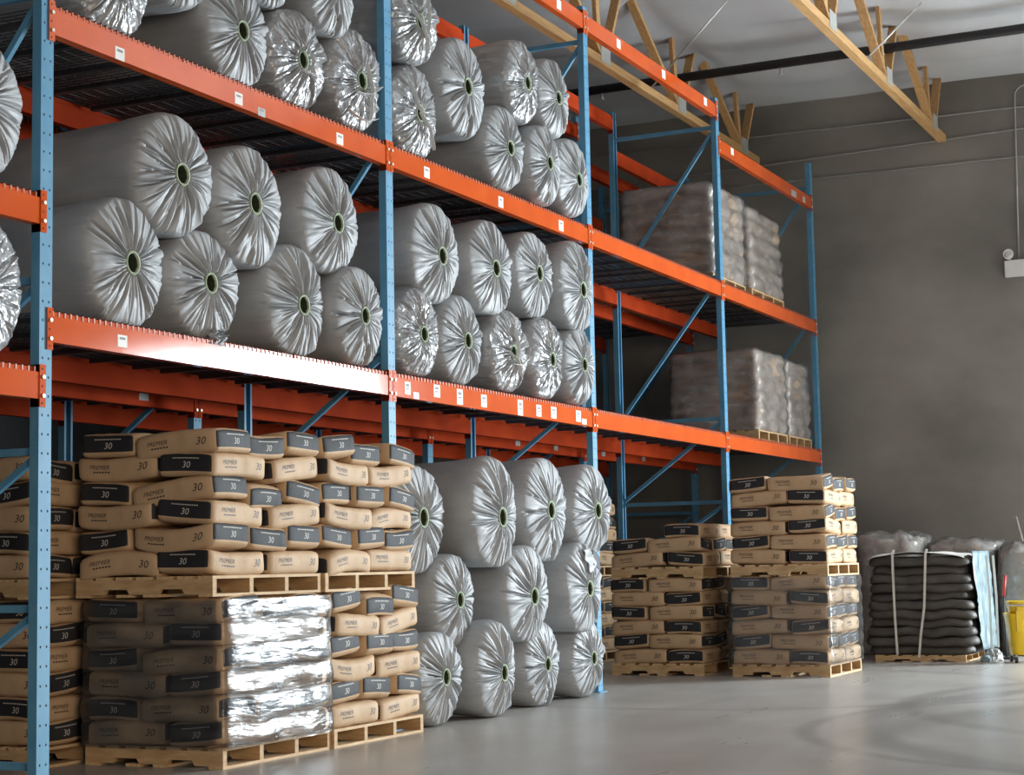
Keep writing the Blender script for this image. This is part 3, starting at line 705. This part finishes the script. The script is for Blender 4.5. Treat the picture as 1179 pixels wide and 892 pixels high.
# near double stack, two pallets wide
stack(1.36, -.22, 0, 6, 'on film-wrapped near pallet', 'wooden pallet on the floor under the film-wrapped near bags', vee=.035)
stack(2.57, -.24, 0, 6, 'on lower near pallet by rolls', 'wooden pallet on the floor beside the grey floor rolls', skip_back=True, sloppy=1.6, vee=.06)
stack(1.29, -.20, H2, 6, 'on upper near pallet by post', 'wooden pallet stacked on the film-wrapped near bags', sloppy=1.6, top_full=True, vee=.06)
stack(2.51, -.22, H2, 6, 'on upper near pallet by rolls', 'wooden pallet stacked beside the upper grey floor rolls', skip_back=True, sloppy=1.9, top_full=True, vee=.065)
# behind the nearest post
stack(1.08, .88, 0, 6, 'on lower pallet behind post', 'wooden pallet on the floor behind the nearest blue post', first='B')
stack(1.00, .90, H2, 5, 'on upper pallet behind post', 'wooden pallet stacked behind the nearest blue post', first='B', top_full=True)
# dim stack under the third bay
stack(9.86, -.17, 0, 6, 'on lower pallet, dim stack', 'wooden pallet on the floor under the dim short stack')
stack(9.86, -.19, H2-.02, 2, 'on upper pallet, dim stack', 'wooden pallet halfway up the dim short stack', top_full=True)
zt = H2-.02+PLH+LH*2.5
bag(10.16, .03, zt, 0, 'kraft bag lying alone on top of the dim short stack, right corner', 'kraft bags on upper pallet, dim stack')
bag(10.76, .03, zt, 0, 'kraft bag on top of the dim short stack, behind the corner bag', 'kraft bags on upper pallet, dim stack')
# lit far stack
stack(9.82, -1.49, 0, 6, 'on film-wrapped far pallet', 'wooden pallet on the floor under the bright far stack')
stack(9.82, -1.50, H2-.015, 6, 'on upper far pallet', 'wooden pallet halfway up the bright far stack', top_full=True, vee=.05)
# glimpsed behind the floor rolls
stack(11.42, 1.87, 0, 6, 'on lower pallet behind rolls', 'wooden pallet in the rear row, hidden behind the rolls', skip_back=True)
stack(11.42, 1.87, H2, 5, 'on upper pallet behind rolls', 'wooden pallet glimpsed in the rear row behind the rolls', skip_back=True)

def film_shell(name, x0, x1, y0, y1, z0, z1, mat, seed, amp=0.012, layers=6, rc=0.05, parent=None, top=True, taper=0.0):
    """crinkled stretch film round a load; sides follow the layers"""
    mb = MB(); cx, cy = (x0+x1)/2, (y0+y1)/2; hx, hy = (x1-x0)/2, (y1-y0)/2; per = []
    n = 22
    for (sx, sy) in ((-1, -1), (1, -1), (1, 1), (-1, 1)):
        a0 = atan2(sy, sx)-pi/4
        a = [a0 + pi/2*i/5 for i in range(6)]
        corner = [(sx*(hx-rc)+rc*cos(t), sy*(hy-rc)+rc*sin(t)) for t in a]
        per.append(corner)
    ring = []
    for c in range(4):
        ring += per[c]; a = per[c][-1]; b = per[(c+1) % 4][0]
        ring += [(a[0]+(b[0]-a[0])*i/n, a[1]+(b[1]-a[1])*i/n) for i in range(1, n)]
    nz = layers*6; R = len(ring); vs = []; off = Vector((seed*3.7, seed*1.3, seed*7.1))
    for j in range(nz+1):
        f = j/nz; z = z0+(z1-z0)*f
        for (x, y) in ring:
            nrm = Vector((x/hx, y/hy, 0)); nrm.x = nrm.x**9; nrm.y = nrm.y**9
            if nrm.length > 0: nrm.normalize()
            p = Vector((x, y, z)); d = amp*(0.8*abs(sin(pi*f*layers)) - 0.3) + amp*1.2*noise.noise(p*3.1+off) + amp*0.8*noise.noise(Vector((x*4, y*4, z*16))+off)
            s = 1 - taper*f - (0.04*max(0, (f-0.93)/0.07)**2 if top else 0)
            vs.append((cx + x*s + nrm.x*d, cy + y*s + nrm.y*d, z + 0.01*noise.noise(p*2+off)*(1 if j == nz else 0)))
    fs = [(j*R+k, j*R+(k+1) % R, (j+1)*R+(k+1) % R, (j+1)*R+k) for j in range(nz) for k in range(R)]
    if top: fs.append(tuple(nz*R+k for k in range(R)))
    mb.add(vs, fs, 0, True)
    return mb.obj(name, mat, parent)
tag(film_shell('stretch_film', 1.36-.03, 2.56+.012, -.22-.03, .80, PLH-.01, PLH+6*LH-.01, M['film'], 2, top=False, rc=.04), 'clear stretch film round the lower near bags, shining bright', 'film')
tag(film_shell('stretch_film', 9.82-.03, 11.06, -1.49-.03, -.46, PLH-.01, PLH+6*LH-.01, M['film'], 5, top=False, rc=.04), 'bluish stretch film round the lower bags of the far stack', 'film')

# wrapped loads on the last bay
def load(x0, x1, y0, y1, z0, h, seed, lab, plab, taper=0.0, lean=0.0):
    p = pallets.get((x0+.02, y0+.02, z0), 0, plab, 'wooden pallets on the rack'); p.scale = ((x1-x0-.04)/PLW, (y1-y0-.04)/PLD, 1)
    t = thing('wrapped_pallet_load', lab, 'wrapped load', (0, 0, 0), 0, 'film-wrapped loads in the last bay')
    t.location = ((x0+x1)/2, (y0+y1)/2, z0+PLH)
    hx, hy = (x1-x0)/2, (y1-y0)/2
    film_shell('bagged_goods', -hx+.02, hx-.02, -hy+.02, hy-.02, .003, h-.02, M['goods'], seed, amp=.022, layers=6, rc=.07, parent=t, taper=taper)
    film_shell('stretch_film', -hx, hx, -hy, hy, .002, h, M['film_thick'], seed+.5, amp=.022, layers=6, rc=.08, parent=t, taper=taper)
ZAd, ZBd = ZA+.006, ZB+.006
load(11.45, 12.66, .13, 1.28, ZBd, 1.06, 3, 'film-wrapped load of sacks, middle shelf, left of two', 'pallet under the left wrapped load on the middle shelf', .02)
load(12.76, 14.10, .10, 1.26, ZBd, 1.03, 4, 'film-wrapped load of sacks, middle shelf, right of two', 'pallet under the right wrapped load on the middle shelf', .06)
load(12.72, 13.92, .06, 1.20, ZAd, .98, 6, 'film-wrapped load of sacks, lowest shelf, left of two', 'pallet under the left wrapped load on the lowest shelf', .01)
load(13.96, 14.98, .06, 1.20, ZAd, .96, 7, 'film-wrapped load of sacks, lowest shelf, by the wall', 'pallet under the wrapped load by the wall, lowest shelf', .01)

# ------------------------------------------------------------------ roof trusses, pipe, rods
def truss(y, lab):
    t = thing('roof_truss', lab, 'truss', (0, y, 0), 0, 'wooden roof trusses')
    zb = 6.54; z_end = 0
    mb = MB(); mb.box(-6, XW-.01, -.05, .05, zb-.045, zb+.045); mb.obj('bottom_chord', M['truss'], t)
    mb = MB(); mb.bar((-6, 0, 7.32+.045*(XW+6)+.17), (XW-.01, 0, 7.32+.17), .09, .09); mb.obj('top_chord', M['truss'], t)
    k = 0; xn = 14.85
    while xn > -4:
        def zt(x): return 7.32+.045*(XW-x)+.12
        xp, xq = xn+.62, xn-1.75
        mb = MB(); mb.bar((xn+.05, .0, zb+.03), (min(xp, XW-.08), .0, zt(xp)), .045, .10, 0, (0, 1, 0)); mb.obj('web', M['truss'], t)
        mb = MB(); mb.bar((xn-.05, .0, zb+.03), (xq, .0, zt(xq)), .045, .10, 0, (0, 1, 0)); mb.obj('web', M['truss'], t)
        mb = MB(); mb.bar((xn, .025, zb+.03), (xn-.12, .025, zt(xn)), .10, .045, 0, (0, 1, 0)); mb.obj('web', M['truss'], t)
        mb = MB(); mb.box(xn-.13, xn+.13, -.056, -.051, zb-.02, zb+.17); mb.box(xn-.13, xn+.13, .051, .056, zb-.02, zb+.17); mb.obj('gusset_plate', M['gusset'], t)
        xn -= 2.4
truss(-1.65, 'pale wooden roof truss at upper right, near the wall'); truss(.86, 'wooden roof truss behind the top orange beam')
mb = MB(); mb.tube([(12.75, 8.5, 7.02), (12.62, -12, 7.02)], .055, 12)
pt = thing('sprinkler_pipe', 'black sprinkler pipe under the white roof insulation', 'pipe')
mb.obj('pipe', M['pipe_black'], pt)
for y in (-.35, 1.95, 4.3, -3.4, 6.4):
    mb = MB(); x = 12.62+.13*(y+12)/20.5
    mb.tube([(x, y, 6.97), (x, y, 6.90)], .014, 8); mb.tube([(x, y, 6.90), (x, y, 6.885)], .03, 8); mb.obj('sprinkler_head', M['steel'], pt)
for y in (-1.5, 1.0, 3.5, 6.0, -4.0):
    mb = MB(); x = 12.62+.13*(y+12)/20.5; mb.tube([(x, y, 7.02), (x, y, 7.34)], .007, 6); mb.obj('hanger_rod', M['steel'], pt)
for (a, b, lab) in (((11.32, -1.76, 6.57), (11.88, -2.22, 7.24), 'bright diagonal steel rod at the right truss'), ((11.36, .78, 6.57), (10.75, -.35, 7.24), 'diagonal steel rod at the truss behind the top beam')):
    mb = MB(); mb.tube([a, b], .010, 8); tag(mb.obj('tie_rod', M['steel']), lab, 'rod')

# ------------------------------------------------------------------ far wall fittings
for (za, zb, lab) in ((6.87, 6.83, 'grey conduit along the far wall, highest of three'), (6.46, 6.55, 'grey conduit along the far wall, middle of three'), (6.21, 6.19, 'grey conduit along the far wall, lowest of three')):
    mb = MB(); mb.tube([(XW-.016, 8.0, za+(za-zb)*1.5), (XW-.016, .85, za), (XW-.016, -2.7, zb), (XW-.016, -6.5, zb+(zb-za)*1.0)], .012, 8)
    tag(mb.obj('conduit', M['conduit']), lab, 'conduit', 'conduits on the far wall')
pts = [(XW-.03, -2.545, 4.87), (XW-.03, -2.59, 6.98)] + [(XW-.03, -2.59-.12*(1-cos(a)), 6.98+.12*sin(a)) for a in (.4, .8, 1.2, 1.57)] + [(XW-.03, -3.6, 7.11)]
mb = MB(); mb.tube(pts, .011, 8); tag(mb.obj('conduit', M['conduit']), 'thin grey conduit rising from the emergency light, bent at the top', 'conduit')
t = thing('emergency_light', 'white emergency light box with round lamp on the concrete wall', 'emergency light', (XW, -2.6, 4.76))
mb = MB(); mb.box(-.09, -.001, -.23, .23, -.105, .105); o = mb.obj('housing', M['box_white'], t)
bv = o.modifiers.new('bevel', 'BEVEL'); bv.width = .012; bv.segments = 2
for y in (.17, -.17):
    mb = MB(); mb.tube([(-.05, y, .10), (-.05, y, .13)], .02, 8); mb.tube([(-.02, y, .185), (-.06, y, .185), (-.10, y, .180), (-.115, y, .178)], [.035, .06, .066, .064], 16); 
    lh = mb.obj('lamp_head', M['box_white'], t)
    mb = MB(); mb.tube([(-.113, y, .178), (-.122, y, .1775)], [.055, .03], 16); mb.obj('lens', M['lens'], lh)

# ------------------------------------------------------------------ black sack stack, bundles, bucket
t = thing('black_sack_stack', 'tall black sack stack tied with two white straps by the wall', 'sack stack', (0, 0, 0))
bx0, bx1, by0, by1, bh = 12.50, 13.60, -2.38, -1.14, 1.07
pallets.get((bx0+.02, by0+.12, 0), 0, 'low pallet under the strapped black sacks', None).scale = (.9, 1.0, .6)
def sack_layer(z0, h, seed, inset):
    mb = MB(); n = 96; rings = []; off = Vector((seed*2.3, seed*5.1, 0)); R = []
    cx, cy = (bx0+bx1)/2, (by0+by1)/2; hx, hy = (bx1-bx0)/2-inset, (by1-by0)/2-inset
    for (f, s) in ((0, .93), (.12, .985), (.35, 1.0), (.7, .985), (.92, .96), (1.0, .93)):
        ring = []
        for k in range(n):
            a = 2*pi*k/n; e = 9
            cxa, sya = cos(a), sin(a); m = (abs(cxa)**e + abs(sya)**e)**(-1/e)
            x, y = cxa*m, sya*m
            w = 1 + .045*noise.noise(Vector((x*2, y*2, seed*1.7))+off) + .022*noise.noise(Vector((x*7, y*7, seed))+off)
            zz = z0 + h*f + .030*noise.noise(Vector((x*2.2, y*2.2, seed*.35)))+.010*noise.noise(Vector((x*5, y*5, seed*2.2)))
            ring.append((cx + x*hx*s*w, cy + y*hy*s*w, max(.078, zz)))
        R.append(ring)
    vs = [v for r in R for v in r]
    fs = [(j*n+k, j*n+(k+1) % n, (j+1)*n+(k+1) % n, (j+1)*n+k) for j in range(5) for k in range(n)]
    fs += [tuple(range(n-1, -1, -1)), tuple(5*n+k for k in range(n))]
    mb.add(vs, fs, 0, True); return mb
nl = 11; hl = bh/nl
for i in range(nl): sack_layer(.08+i*hl, hl*1.03, i+1, .0 + .055*(i/nl)**1.5 + (.03 if i % 3 == 0 else 0)).obj('black_sack', M['blacksack'], t)
# white top sheet
mb = MB(); n = 20; vs = []
for i in range(n+1):
    for j in range(n+1):
        x = bx0+.02+(bx1-bx0-.06)*i/n; y = by0+.10+(by1-by0-.16)*j/n
        vs.append((x, y, .10+bh+.035+.03*noise.noise(Vector((x*3, y*3, 2)))-.05*(abs(2*j/n-1)**4)))
mb.add(vs, [(i*(n+1)+j, (i+1)*(n+1)+j, (i+1)*(n+1)+j+1, i*(n+1)+j+1) for i in range(n) for j in range(n)], 0, True)
o = mb.obj('top_sheet', M['paper'], t); so = o.modifiers.new('solid', 'SOLIDIFY'); so.thickness = .004
def strap(pts, lab=None):
    mb = MB()
    for a, b in zip(pts[:-1], pts[1:]): mb.bar(a, b, .026, .006, 0, (1, 0, 0))
    o = mb.obj('strap', M['strap'], t)
xs_ = bx0-.030
strap([(xs_+.10, -1.50, 1.24), (xs_+.03, -1.50, 1.20), (xs_+.0, -1.505, 1.0), (xs_-.005, -1.51, .5), (xs_, -1.52, .08)])
strap([(xs_+.10, -1.87, 1.24), (xs_+.03, -1.87, 1.20), (xs_+.0, -1.865, 1.0), (xs_-.005, -1.84, .6), (xs_-.004, -1.79, .3), (xs_, -1.76, .05)])
# pale film over its aisle side
mb = MB(); n = 26; vs = []
for i in range(n+1):
    for j in range(n+1):
        x = bx0+.10+(bx1-bx0-.14)*i/n; f = j/n; z = .12+(bh+.02)*f
        x += .10*(1-f)*(1-i/n)+.03*noise.noise(Vector((f*6, i*.3, 3)))
        vs.append((x, by0-.035-.02*noise.noise(Vector((x*9, z*9, 1)))-.012*noise.noise(Vector((x*20, z*20, 4)))+.05*f, z))
mb.add(vs, [(i*(n+1)+j, (i+1)*(n+1)+j, (i+1)*(n+1)+j+1, i*(n+1)+j+1) for i in range(n) for j in range(n)], 0, True)
o = mb.obj('side_film', M['liner'], t); o['label'] = 'pale blue film on the bright side'
so = o.modifiers.new('solid', 'SOLIDIFY'); so.thickness = .004
for x in (bx0+.42, bx0+.80): strap([(x, by0-.075, 1.16), (x+.01, by0-.09, .7), (x+.02, by0-.085, .12)])

def bundle(name, x, y, w, d, h, seed, lab):
    t = thing(name, lab, 'bundle', (x, y, 0), 0, 'film-wrapped bundles by the far wall')
    for (part, mat, g, amp) in (('goods', M['bundle'], -.03, .05), ('clear_film', M['film_clear'], 0, .07)):
        mb = MB(); nu, nv = 56, 26; vs = []; off = Vector((seed*3.3, seed*1.1, seed*2.7))
        for j in range(nv+1):
            v = j/nv
            for k in range(nu):
                a = 2*pi*k/nu; e = 5.0
                m = (abs(cos(a))**e+abs(sin(a))**e)**(-1/e)
                if v < .72: s = 1.0; z = (h-.10)*v/.72
                else: q = (v-.72)/.28; s = cos(q*pi/2)**.45 if q < 1 else 0.0; z = h-.10+.10*sin(q*pi/2)
                p = Vector((cos(a)*m*s, sin(a)*m*s, z))
                nn = noise.noise(p*2.0+off)+.5*noise.noise(p*5+off)+.3*abs(noise.noise(p*9+off))
                sc = 1+amp*nn
                vs.append((p.x*(w/2+g)*sc, p.y*(d/2+g)*sc, max(.004, p.z*(1+g*.6)+(.10*nn if v > .6 else 0)*amp*10)))
        fs = [(j*nu+k, j*nu+(k+1) % nu, (j+1)*nu+(k+1) % nu, (j+1)*nu+k) for j in range(nv) for k in range(nu)]
        fs += [tuple(range(nu-1, -1, -1))]
        mb.add(vs, fs, 0, True); mb.obj(part, mat, t)
bundle('wrapped_bundle', 14.25, -1.10, .95, .80, 1.44, 1, 'tallest clear-film bundle, left of the black sacks')
bundle('wrapped_bundle', 14.45, -1.95, .95, .82, 1.36, 2, 'low clear-film bundle directly behind the black sacks')
bundle('wrapped_bundle', 14.20, -2.70, .90, .62, 1.30, 3, 'clear-film bundle behind the yellow mop bucket')

# mop bucket
t = thing('mop_bucket', 'yellow mop bucket on casters at the right picture edge', 'mop bucket', (12.55, -2.88, 0), radians(20))
mb = MB(); n = 32; vs = []
lv = [(.085, .70), (.10, .76), (.40, .92), (.50, 1.0), (.52, 1.05), (.53, 1.05), (.53, .98), (.50, .94), (.14, .72)]
for (z, s) in lv:
    for k in range(n):
        a = 2*pi*k/n; e = 4; m = (abs(cos(a))**e+abs(sin(a))**e)**(-1/e); vs.append((cos(a)*m*.23*s, sin(a)*m*.18*s, z))
fs = [(j*n+k, j*n+(k+1) % n, (j+1)*n+(k+1) % n, (j+1)*n+k) for j in range(len(lv)-1) for k in range(n)] + [tuple(range(n-1, -1, -1)), tuple((len(lv)-1)*n+k for k in range(n))]
mb.add(vs, fs, 0, True); mb.obj('tub', M['yellow'], t)
mb = MB(); vs = []
for (z, s, ox) in ((.40, .62, .02), (.55, .86, .0), (.66, 1.0, 0), (.66, .90, 0), (.50, .72, .0)):
    for k in range(n):
        a = 2*pi*k/n; e = 5; m = (abs(cos(a))**e+abs(sin(a))**e)**(-1/e); vs.append((-.04+ox+cos(a)*m*.17*s, sin(a)*m*.17*s, z))
mb.add(vs, [(j*n+k, j*n+(k+1) % n, (j+1)*n+(k+1) % n, (j+1)*n+k) for j in range(4) for k in range(n)] + [tuple(range(n-1, -1, -1)), tuple(4*n+k for k in range(n))], 0, True)
mb.box(-.24, -.18, -.10, .10, .50, .60); mb.box(-.26, -.22, .05, .11, .34, .56)
mb.obj('wringer', M['yellow'], t)
for (x, y) in ((-.15, -.11), (.15, -.11), (-.15, .11), (.15, .11)):
    mb = MB(); mb.tube([(x, y, .035), (x, y, .09)], .014, 8); cs = mb.obj('caster', M['steel'], t); mb = MB(); mb.tube([(x, y-.014, .035), (x, y+.014, .035)], .034, 14); mb.obj('wheel', M['rubber_and_shade'], cs)
mb = MB(); mb.tube([(-.20, .19, .50), (-.24, .19, .62), (-.24, -.19, .62), (-.20, -.19, .50)], .010, 8); mb.obj('handle', M['steel'], t)
mb = MB(); mb.tube([(15.42, -2.37, 1.63), (15.05, -2.78, .02)], .014, 8); tag(mb.obj('broom_stick', M['pole']), 'pale stick leaning on the wall at the right picture edge', 'stick')
t = thing('pole_handle', 'dark upright handle with red grip beside the yellow bucket', 'handle', (13.05, -2.60, 0))
mb = MB(); mb.tube([(.0, .0, .02), (.0, 0, .70)], .013, 8); mb.obj('pole', M['rubber_and_shade'], t)
mb = MB(); mb.tube([(.0, 0, .70), (.03, -.02, .93)], .017, 10); mb.obj('grip', M['red'], t)
mb = MB(); mb.box(-.05, .05, -.12, .12, 0, .03); mb.obj('foot', M['rubber_and_shade'], t)
def wad(x, y, r, seed, lab, mat):
    bm = bmesh.new(); bmesh.ops.create_icosphere(bm, subdivisions=4, radius=1)
    for v in bm.verts:
        c = noise.noise(v.co*2+Vector((seed, 0, 0)))*.35 + abs(noise.noise(v.co*4.5+Vector((0, seed, 0))))*.35
        v.co *= (1+c); v.co.z = max(-.35, v.co.z)
    me = bpy.data.meshes.new('film_wad'); bm.to_mesh(me); bm.free(); me.materials.append(mat)
    for p in me.polygons: p.use_smooth = True
    o = link('film_wad', me); o.location = (x, y, r*.35); o.scale = (r, r, r)
    tag(o, lab, 'plastic wad')
wad(12.75, -2.52, .09, 3, 'crumpled grey plastic film on the floor by the bucket', M['poly_shiny'])
wad(12.60, -2.46, .05, 9, 'small white scrap on the floor at the black sacks', M['liner'])
